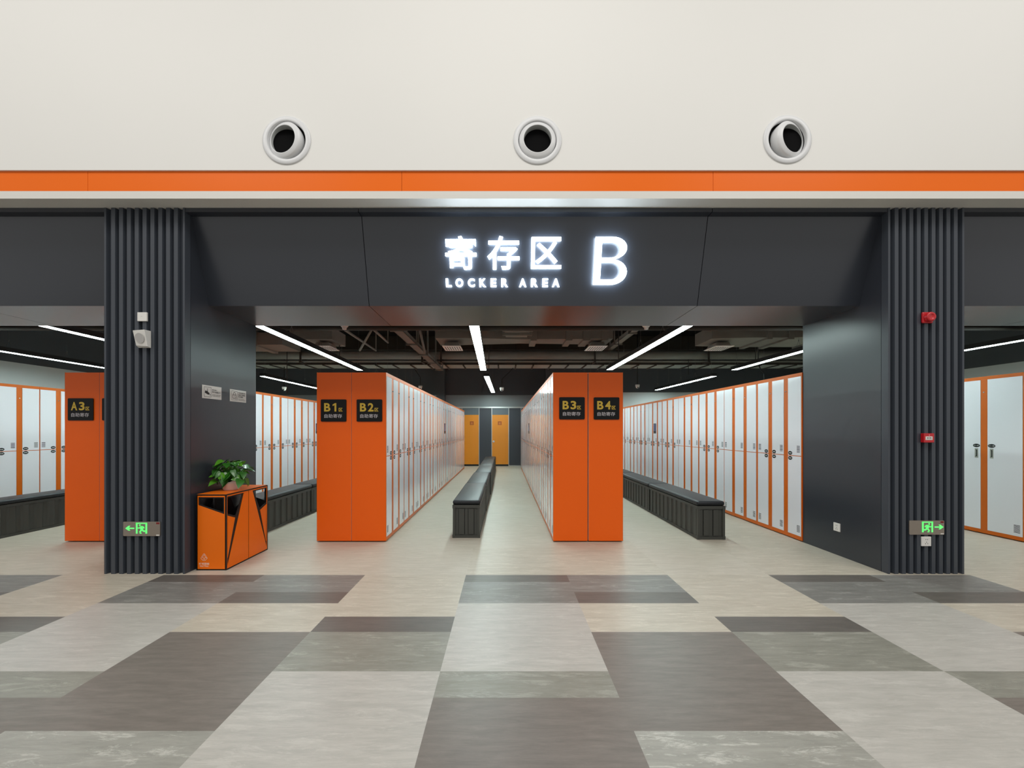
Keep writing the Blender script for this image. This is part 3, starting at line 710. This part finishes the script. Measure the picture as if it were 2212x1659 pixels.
for i, (px, lb) in enumerate(((744, 'white smoke detector peeking below the fascia above the B2 locker'), (1396, 'white smoke detector peeking below the fascia above the right strip light'))):
    x, y, z = at(px, 708, 5.6); t = empty('smoke_detector', (x, y, z)); tag(t, lb, 'smoke detector', 'smoke detectors behind the fascia')
    c = MB(); c.lathe([(0.001, 0.05), (0.052, 0.05), (0.055, 0.03), (0.040, 0.01), (0.028, 0.0), (0.026, -0.022), (0.001, -0.025)], 20); c.build('detector_head', M['white_pl'], t)
    c = MB(); c.cyl((0, 0, 0.05), (0, 0, 4.4-z), 0.010, n=6); c.build('drop_rod', M['cable'], t)
for px, ya, yb, Y, lb in ((620, 700, 850, 9.2, 'thin black cable dropping left of the B1 locker'), (733, 700, 795, 8.6, 'thin black cable dropping behind the left diffuser'), (1056, 700, 815, 9.8, 'thin black cable beside the centre strip light'), (1336, 700, 790, 9.0, 'thin black cable dropping through the right strip light'), (1487, 700, 818, 11.0, 'thin black cable feeding the farthest right strip light'), (1632, 700, 780, 9.0, 'thin black cable feeding the light by the right column')):
    t = MB(); x, y, z = at(px, yb, Y); z = max(z, 2.73) if px != 620 else z; t.cyl((x, y, z), (x, y, 4.4), 0.008, n=6); o = t.build('power_cable', M['cable']); tag(o, lb, 'cable')
t = MB(); p = [at(1636, 620, 9.3), at(1638, 786, 9.3), at(1644, 800, 9.3), at(1650, 806, 9.3), at(1651, 822, 9.3)]
for a, b_ in zip(p[:-1], p[1:]): t.cyl(a, b_, 0.012, n=6)
o = t.build('power_cable', M['cable']); tag(o, 'looping black cable hanging down to the right-hand lockers', 'cable')

# ------------------------------------------------------------------ things on the columns
YC = 3.865
cx = lambda px: (px-1090)*YC/921.67
cz = lambda py: 1.3+(930-py)*YC/921.67
# white switch box
x, z = cx(309.8), cz(685)
t = empty('junction_box', (x, YC, z)); tag(t, 'small square white box on the left column above the loudspeaker', 'wall box')
c = MB(); c.box(-0.043, 0.043, -0.016, 0.0, -0.040, 0.040); c.build('cover', M['white_pl'], t, bevel=0.003)
c = MB(); c.box(-0.010, 0.006, -0.0165, -0.0158, 0.002, 0.004); c.build('mark', M['grey_pl'], t)
# loudspeaker
x, z = cx(310), cz(733.5)
t = empty('loudspeaker', (x, YC, z)); tag(t, 'white wedge-shaped wall loudspeaker on the left ribbed column', 'loudspeaker')
c = MB(); B = [(-0.044, 0, -0.076), (0.070, 0, -0.078), (0.070, 0, 0.076), (-0.044, 0, 0.076)]
FR = [(-0.042, -0.030, -0.060), (0.069, -0.040, -0.070), (0.069, -0.074, 0.074), (-0.044, -0.064, 0.068)]
c.add(B+FR, [(0, 1, 2, 3), (7, 6, 5, 4), (0, 4, 5, 1), (1, 5, 6, 2), (2, 6, 7, 3), (3, 7, 4, 0)])
c.build('cabinet', M['white_pl'], t, bevel=0.003)
ctr = sum((Vector(p) for p in FR), Vector())/4; eu = (Vector(FR[1])-Vector(FR[0])).normalized(); nn = eu.cross(Vector(FR[3])-Vector(FR[0])).normalized()
if nn.y > 0: nn = -nn
ev = nn.cross(eu)
ev = ev if ev.z > 0 else -ev
c = MB(); disc(c, 0, 0, 0.044, 0.044, lambda u, v, d: ctr+eu*u+ev*v+nn*(d+0.004), 0, 0.002, n=40); c.build('speaker_grille', M['grey_pl'], t)
# exit signs
def exit_sign(px0, px1, py0, py1, arrow_left, label):
    x0, x1, z1, z0 = cx(px0), cx(px1), cz(py0), cz(py1)
    t = empty('exit_sign', ((x0+x1)/2, YC, z0)); tag(t, label, 'exit sign', 'running man exit signs on the columns')
    W = x1-x0; H = z1-z0; r = 0.008
    T = lambda u, v, d: (u-W/2, -0.001-d, v)
    pts = []
    for a, b_, a0 in ((W-r, r, -PI/2), (W-r, H-r, 0), (r, H-r, PI/2), (r, r, PI)): pts += [(a+r*math.cos(a0+k*PI/8), b_+r*math.sin(a0+k*PI/8)) for k in range(5)]
    p = MB(); p.prism(pts, T, 0.0, 0.009); p.build('steel_plate', M['steel_dull'], t, bevel=0.001)
    s = H/155.0       # the photographed sign measured 155 units high
    fl_ = -1 if arrow_left else 1
    # pictogram drawn for the right-pointing sign, mirrored about its own centre for the left one
    c0 = (519-322)*s if not arrow_left else (1546-1343)*s*0.985
    q = MB()
    def U_(a): return c0 + fl_*(a-519)*s
    def V_(b_): return H-(b_-954)*s
    P = lambda l: [(U_(a), V_(b_)) for a, b_ in l]
    ST = lambda l, wd: stroke(q, P(l), wd*s, T, 0.0095, 0.0105)
    ST([(468, 968), (468, 1082)], 19); ST([(571, 966), (571, 1082)], 18); ST([(460, 971), (580, 971)], 12)
    disc(q, U_(537), V_(991), 9*s, 9*s, T, 0.0095, 0.0105)
    ST([(528, 1004), (514, 1040)], 29); ST([(522, 1008), (503, 1008), (491, 1025)], 12); ST([(530, 1008), (543, 1024), (560, 1020)], 11)
    ST([(512, 1036), (503, 1054), (478, 1056)], 16); ST([(518, 1036), (530, 1056), (540, 1068)], 16); ST([(518, 1077), (540, 1077)], 9); ST([(478, 1048), (478, 1062)], 8)
    ax = [(597, 1018), (655, 1018), (640, 998), (660, 998), (695, 1025), (660, 1050), (640, 1050), (655, 1032), (597, 1032)]
    q.prism(P(ax), T, 0.0095, 0.0105)
    q.build('running_man_pictogram', M['green'], t)
    q = MB(); q.box(W/2-0.034, W/2-0.005, -0.0106, -0.0100, H-0.022, H-0.006); q.build('red_label', M['red_lbl'], t)
    q = MB(); q.box(W/2-0.034, W/2-0.006, -0.0106, -0.0100, 0.004, 0.013); q.build('maker_sticker', M['white_pl'], t)
    return t
e = exit_sign(268, 347.5, 1126.5, 1157.5, True, 'steel exit sign with green running man and arrow to the left, on left column'); e.rotation_euler = (0, 0, 0)
exit_sign(1962.2, 2037.5, 1124, 1154.5, False, 'steel exit sign with green running man and arrow to the right, on right column')
def socket(name, loc, rz, label, slots=True):
    t = empty(name, loc, rz); tag(t, label, 'socket')
    c = MB(); c.box(-0.043, 0.043, -0.012 if slots else -0.010, 0.0, -0.043, 0.043); c.build('face_plate', M['white_pl'], t, bevel=0.003)
    d = -0.0124 if slots else -0.0104
    c = MB()
    for a, b_ in ((-0.007, 0.018), (0.008, 0.018), (0.0, -0.006), (-0.010, -0.020), (0.010, -0.020)): c.box(a-0.002, a+0.002, d-0.0004, d+0.0005, b_-0.004, b_+0.004)
    c.build('socket_holes', M['ink'], t)
socket('wall_socket', (cx(1998.8), YC, cz(1169)), 0, 'white power socket on the right column under the exit sign')
socket('wall_socket', (XR, 4.455, 0.292), -PI/2, 'white power socket low on the flat side wall left of the right column', False)
# red siren and call point
t = empty('fire_alarm_siren', (cx(2000), YC, cz(687))); tag(t, 'round red fire alarm siren high on the right column', 'fire alarm')
c = MB(); c.box(-0.048, 0.048, -0.022, 0, -0.050, 0.050); c.build('base_plate', M['red'], t, bevel=0.010, seg=3)
c = MB(); c.lathe([(0.044, 0.016), (0.044, 0.034), (0.041, 0.037), (0.042, 0.050), (0.038, 0.056), (0.022, 0.058), (0.019, 0.054), (0.001, 0.054)], 40, 0, Matrix.Rotation(PI/2, 4, 'X')); c.build('horn', M['red'], t)
t = empty('fire_call_point', (cx(1999), YC, cz(946))); tag(t, 'red square fire call point with white label on the right column', 'fire alarm')
c = MB(); c.box(-0.047, 0.047, -0.036, 0, -0.042, 0.042); c.build('housing', M['red'], t, bevel=0.006, seg=3)
c = MB(); c.box(-0.034, 0.028, -0.0368, -0.0358, -0.018, 0.014)
c.build('label_plate', M['white_pl'], t)
c = MB()
for a, b_ in ((-0.022, -0.010), (-0.006, 0.001), (0.005, 0.017)): c.box(a, b_, -0.0374, -0.0367, -0.003, 0.004)
c.box(-0.028, 0.022, -0.0374, -0.0367, -0.013, -0.011)
c.build('label_print', M['ink'], t)
c = MB(); c.cyl((0, -0.0365, 0.026), (0, -0.035, 0.026), 0.0035, n=10); c.build('indicator', M['badge_ink'], t)

# ------------------------------------------------------------------ notices on the left jamb (plane X = XL, facing +X)
def notice(name, y0, y1, z0, z1, kind, label):
    t = empty(name, (XL, (y0+y1)/2, z0)); tag(t, label, 'notice', 'notices on the side wall')
    W = y1-y0; H = z1-z0
    T = lambda u, v, d: (d+0.0005, u-W/2, v)
    p = MB(); p.prism([(0, 0), (W, 0), (W, H), (0, H)], T, 0, 0.004); p.build('board', M['notice'], t)
    q = MB(); d = 0.0046
    a0, a1, b0, b1 = W*0.085, W*0.44, H*0.13, H*0.87
    for l in ([(a0, b0), (a1, b0)], [(a1, b0), (a1, b1)], [(a1, b1), (a0, b1)], [(a0, b1), (a0, b0)]): stroke(q, l, 0.0032, T, d, d+0.0004)
    if kind == 'camera':
        stroke(q, [(W*0.25, H*0.76), (W*0.25, H*0.58)], 0.006, T, d, d+0.0004); disc(q, W*0.25, H*0.56, 0.006, 0.006, T, d, d+0.0004)
        q.prism([(W*0.14, H*0.58), (W*0.115, H*0.42), (W*0.31, H*0.28), (W*0.37, H*0.42), (W*0.17, H*0.60)], T, d, d+0.0004)
        q.prism([(W*0.35, H*0.33), (W*0.375, H*0.26), (W*0.41, H*0.27), (W*0.385, H*0.36)], T, d, d+0.0004)
        put_text(q, '您已进入', W*0.49, W*0.76, H*0.64, H*0.76, T, d, 0, 0, 0.02)
        put_text(q, '图像采集区域', W*0.49, W*0.95, H*0.46, H*0.60, T, d, 0, 0, 0.02)
        put_text(q, 'THIS AREA IS MONITORED', W*0.49, W*0.95, H*0.31, H*0.37, T, d, 0, 0, 0.02)
        put_text(q, 'BY VIDEO SURVEILLANCE', W*0.49, W*0.91, H*0.21, H*0.27, T, d, 0, 0, 0.02)
    else:
        l = [(W*(0.26+0.075*math.cos(a)), H*(0.55)+H*0.22*math.sin(a)) for a in [PI*k/10 for k in range(11)]]
        stroke(q, l, 0.005, T, d, d+0.0004)
        for l in ([(W*0.15, H*0.55), (W*0.36, H*0.55)], [(W*0.15, H*0.55), (W*0.15, H*0.27)], [(W*0.15, H*0.27), (W*0.30, H*0.27)], [(W*0.36, H*0.55), (W*0.36, H*0.42)], [(W*0.25, H*0.46), (W*0.25, H*0.36)]): stroke(q, l, 0.005, T, d, d+0.0004)
        l = [(W*0.355+0.012*math.cos(a), H*0.31+0.012*math.sin(a)) for a in [2*PI*k/12 for k in range(13)]]; stroke(q, l, 0.004, T, d, d+0.0004)
        put_text(q, '离开时请检查', W*0.49, W*0.93, H*0.70, H*0.83, T, d, 0, 0, 0.02)
        put_text(q, '您的随身物品', W*0.49, W*0.93, H*0.53, H*0.66, T, d, 0, 0, 0.02)
        put_text(q, '有无遗漏', W*0.49, W*0.79, H*0.37, H*0.50, T, d, 0, 0, 0.02)
        put_text(q, 'PLEASE TAKE CARE OF', W*0.49, W*0.86, H*0.23, H*0.28, T, d, 0, 0, 0.02)
        put_text(q, 'YOUR BELONGINGS', W*0.49, W*0.93, H*0.12, H*0.17, T, d, 0, 0, 0.02)
    q.build('printing', M['ink'], t)
notice('notice', 4.083, 4.359, 1.612, 1.740, 'camera', 'white notice with a surveillance camera symbol on the left side wall')
notice('notice', 4.495, 4.774, 1.610, 1.738, 'lock', 'white notice with a padlock symbol on the left side wall')

# ------------------------------------------------------------------ recycling bin
bx0, bx1, by0, by1, bh = -2.866, -2.588, 3.967, 4.662, 0.705
t = empty('litter_bin', ((bx0+bx1)/2, (by0+by1)/2, 0)); tag(t, 'orange two-part litter bin with slanted openings beside the left column', 'bin')
f = MB(); e = 0.012
for z in (0, bh-e):
    f.box(bx0, bx1, by0, by0+e, z, z+e).box(bx0, bx1, by1-e, by1, z, z+e).box(bx0, bx0+e, by0+e, by1-e, z, z+e).box(bx1-e, bx1, by0+e, by1-e, z, z+e)
for x in (bx0, bx1-e):
    for y in (by0, by1-e): f.box(x, x+e, y, y+e, e, bh-e)
f.box(bx0+e, bx1-e, by0+e, by1-e, 0.004, 0.02)
sub(f, 'frame', M['kick'], t)
tp = MB(); tp.box(bx0+0.006, bx1-0.006, by0+0.006, by1-0.006, bh-0.004, bh+0.003); tp.box(bx0+e, bx1-e, by0+e, by1-e, bh-0.012, bh-0.005, 1)
sub(tp, 'top_panel', [M['bin'], M['kick']], t)
# end panels with the four-sided opening (the end facing the hall and the far end)
W = bx1-bx0
def ux(z_): return bx0 + W*(z_-130)/335.0
def uz(y_): return bh*(1512-y_)/912.0
hole = [(ux(152), uz(632)), (ux(442), uz(632)), (ux(442), uz(838)), (ux(152), uz(728))]
hin = [(ux(168), uz(645)), (ux(428), uz(645)), (ux(428), uz(812)), (ux(168), uz(718))]
for nm, y, s_ in (('end_panel', by0, 1), ('end_panel', by1, -1)):
    T = lambda u, v, d: (u, y+s_*d, v)
    p = MB(); p.prism([(ux(136), uz(1503)), (ux(457), uz(1503)), (ux(457), uz(610)), (ux(136), uz(610))], T, 0.000, 0.004, [hole])
    p.prism([(bx0+0.006, 0.006), (bx1-0.006, 0.006), (bx1-0.006, bh-0.006), (bx0+0.006, bh-0.006)], T, 0.004, 0.010, [hin], 1)
    sub(p, nm, [M['bin'], M['kick']], t)
# long faces (aisle side and wall side)
A = dict(r0=3.979, r1=4.300, z0=0.010, z1=0.692)
def long_face(x, s_):
    T = lambda u, v, d: (x-s_*d, u, v)
    def mir(l): return [((by0+by1)-a, b_) for a, b_ in l][::-1]
    back = [(by0+0.006, 0.006), (by1-0.006, 0.006), (by1-0.006, bh-0.006), (by0+0.006, bh-0.006)]
    h1 = [(3.992, 0.672), (4.218, 0.672), (4.112, 0.478), (3.992, 0.522)]
    bk = MB(); bk.prism(back, T, 0.004, 0.010, [h1, mir(h1)]); sub(bk, 'backing_panel', M['kick'], t)
    P1 = [(4.246, 0.682), (4.246, 0.693), (4.309, 0.693), (4.309, 0.012), (3.977, 0.012), (3.977, 0.693), (4.246, 0.693), (4.240, 0.683), (3.984, 0.683), (3.984, 0.045)]
    # door one: strip on the left and top, main sloping piece
    d1 = MB()
    d1.prism([(4.238, 0.682), (4.309, 0.682), (4.309, 0.012), (3.979, 0.012), (3.985, 0.030)], T, 0.0, 0.004)
    d1.prism([(3.979, 0.684), (4.309, 0.684), (4.309, 0.693), (3.979, 0.693)], T, 0.0, 0.004)
    d1.prism([(3.979, 0.012), (3.983, 0.03), (3.983, 0.684), (3.979, 0.684)], T, 0.0, 0.004)
    d1.prism([(3.989, 0.504), (4.098, 0.464), (3.989, 0.110)], T, 0.0, 0.004)
    sub(d1, 'door_panel', M['bin'], t)
    d2 = MB()
    for l in ([(4.246, 0.682), (4.309, 0.682), (4.309, 0.012), (3.979, 0.012), (3.981, 0.020)], [(3.979, 0.684), (4.309, 0.684), (4.309, 0.693), (3.979, 0.693)], [(3.979, 0.012), (3.983, 0.03), (3.983, 0.684), (3.979, 0.684)], [(3.992, 0.500), (4.108, 0.458), (3.999, 0.10)]):
        d2.prism(mir(l), T, 0.0, 0.004)
    sub(d2, 'door_panel', M['bin'], t)
long_face(bx1, 1)
long_face(bx0, -1)
i_ = MB(); ym = (by0+by1)/2
i_.box(bx0+0.015, bx1-0.015, ym-0.004, ym+0.004, 0.02, 0.44); i_.box(bx0+0.015, bx1-0.015, by0+0.02, by1-0.02, 0.40, 0.41)
i_.box(bx0+0.10, bx0+0.115, by0+0.08, ym-0.08, 0.41, 0.69)
sub(i_, 'inner_liner', M['bin_in'], t)
lg = MB(); T = lambda u, v, d: (u, by0-0.0006-d, v)
def L2(l): return [(ux(a), uz(b_)) for a, b_ in l]
for l in ([(180, 1368), (212, 1312), (222, 1312), (254, 1368)], [(180, 1368), (205, 1393), (230, 1393), (254, 1368)], [(196, 1362), (217, 1326), (240, 1362), (196, 1362)], [(217, 1326), (222, 1312)], [(240, 1362), (254, 1368)], [(205, 1393), (218, 1366), (230, 1393)]):
    stroke(lg, L2(l), 0.0022, T, 0, 0.0004)
put_text(lg, '不可回收', ux(158), ux(276), uz(1448), uz(1420), T, 0, 0, 0, 0.012)
put_text(lg, 'Other Waste', ux(168), ux(266), uz(1468), uz(1452), T, 0, 0, 0, 0.01)
sub(lg, 'waste_symbol', M['bin_ink'], t)

# ------------------------------------------------------------------ potted pothos
pc = Vector((-2.742, 4.27, bh+0.003))
t = empty('potted_plant', pc); tag(t, 'leafy green plant in a small white pot on top of the orange bin', 'plant')
p = MB(); n = 40
def rim(a): return 0.118 - 0.030*max(0, math.cos(a+PI/2-0.3))**3 + 0.008*math.cos(2*a)
rings = [(0.060, 0.0), (0.064, 0.004), (0.078, 0.06), (0.086, None), (0.081, None), (0.074, 0.05), (0.001, 0.05)]
vs = []
for r, h in rings:
    for i in range(n):
        a = 2*PI*i/n; vs.append((r*math.cos(a), r*math.sin(a), rim(a) if h is None else h))
fs = [tuple(range(n-1, -1, -1))]
for k in range(len(rings)-1):
    for i in range(n):
        j = (i+1) % n; fs.append((k*n+i, k*n+j, (k+1)*n+j, (k+1)*n+i))
p.add(vs, fs, 0, True); p.build('flower_pot', M['pot'], t)
s_ = MB(); s_.lathe([(0.078, 0.085), (0.001, 0.09)], 24); s_.build('soil', M['soil'], t)
fo = MB(); stm = MB()
rnd = random.Random(21)
def leaf(base, tip_dir, L, wd, m, nrm=None):
    d = Vector(tip_dir).normalized(); up = Vector((0, 0, 1))
    if nrm is not None:
        nn = Vector(nrm).normalized(); d = (d - nn*d.dot(nn)).normalized(); sd = d.cross(nn)
    else:
        sd = d.cross(up)
        if sd.length < 0.1: sd = Vector((1, 0, 0))
        sd.normalize(); nn = sd.cross(d).normalized()
        roll = rnd.uniform(-0.6, 0.6); sd, nn = sd*math.cos(roll)+nn*math.sin(roll), nn*math.cos(roll)-sd*math.sin(roll)
    prof = [(0.0, 0.0), (-0.06, 0.30), (0.08, 0.47), (0.28, 0.50), (0.5, 0.42), (0.72, 0.26), (0.9, 0.09), (1.0, 0.0)]
    vs = []; droop = rnd.uniform(0.12, 0.4)
    for u, h in prof:
        c = Vector(base) + d*(u*L) - Vector((0, 0, 1))*(droop*L*max(u, 0)**2)
        vs += [c + sd*(h*wd) + nn*(0.16*h*wd), c, c - sd*(h*wd) + nn*(0.16*h*wd)]
    fs = []
    for k in range(len(prof)-1):
        a = 3*k; fs += [(a, a+1, a+4, a+3), (a+1, a+2, a+5, a+4)]
    fo.add(vs, fs, m, True)
specials = [(-0.02, 0.30, 0.085, 0), (0.085, 0.265, 0.10, 1), (0.14, 0.29, 0.11, 1)]
for i in range(105):
    a = rnd.uniform(0, 2*PI); el = math.radians(rnd.uniform(-8, 72)); rr = rnd.uniform(0.06, 0.175)
    if i < 16: el = math.radians(rnd.uniform(50, 80)); rr = rnd.uniform(0.14, 0.19)
    base = Vector((rr*math.cos(el)*math.cos(a)*1.05, rr*math.cos(el)*math.sin(a)*0.9, 0.128 + rr*math.sin(el)*0.95))
    if i % 5 == 0: base.x += 0.01; base.z += 0.01
    o_ = Vector((math.cos(el)*math.cos(a), math.cos(el)*math.sin(a), math.sin(el)))
    nrm = o_*0.7 + Vector((rnd.uniform(-.45, .45), rnd.uniform(-.6, .15), 0.55+rnd.uniform(-.3, .3)))
    dirn = Vector((math.cos(a)*0.7+rnd.uniform(-.6, .6), math.sin(a)*0.7+rnd.uniform(-.6, .6), -0.45+rnd.uniform(-.25, .9)))
    L = rnd.uniform(0.060, 0.092)
    lim = XL+0.055-pc.x
    if base.x < lim: base.x = lim; base.y -= 0.03
    if base.x + dirn.normalized().x*L < lim-0.03: dirn.x = 0.1
    leaf(base, dirn, L, L*rnd.uniform(0.74, 0.92), 1 if rnd.random() < 0.25 else 0, nrm)
    stm.cyl((rnd.uniform(-0.02, 0.02), rnd.uniform(-0.02, 0.02), 0.085), base, 0.0022, 0.0015, n=5)
for (bx_, by_, bz_), dv, L in (((0.10, -0.02, 0.24), (0.75, -0.1, 0.65), 0.10), ((0.06, -0.04, 0.20), (0.5, -0.5, 0.5), 0.095), ((-0.0, -0.03, 0.235), (-0.1, -0.1, 1.0), 0.085), ((0.14, 0.0, 0.18), (0.9, 0, 0.45), 0.09), ((-0.07, -0.08, 0.15), (-0.45, -0.8, 0.1), 0.09), ((-0.085, -0.09, 0.10), (-0.25, -0.9, -0.2), 0.085)):
    leaf((bx_, by_, bz_), dv, L, L*0.7, 1); stm.cyl((0, 0, 0.085), (bx_, by_, bz_), 0.0022, 0.0015, n=5)
fo.build('foliage', [M['leaf'], M['leaf2']], t, recalc=False); stm.build('plant_stems', M['leaf2'], t, recalc=False)
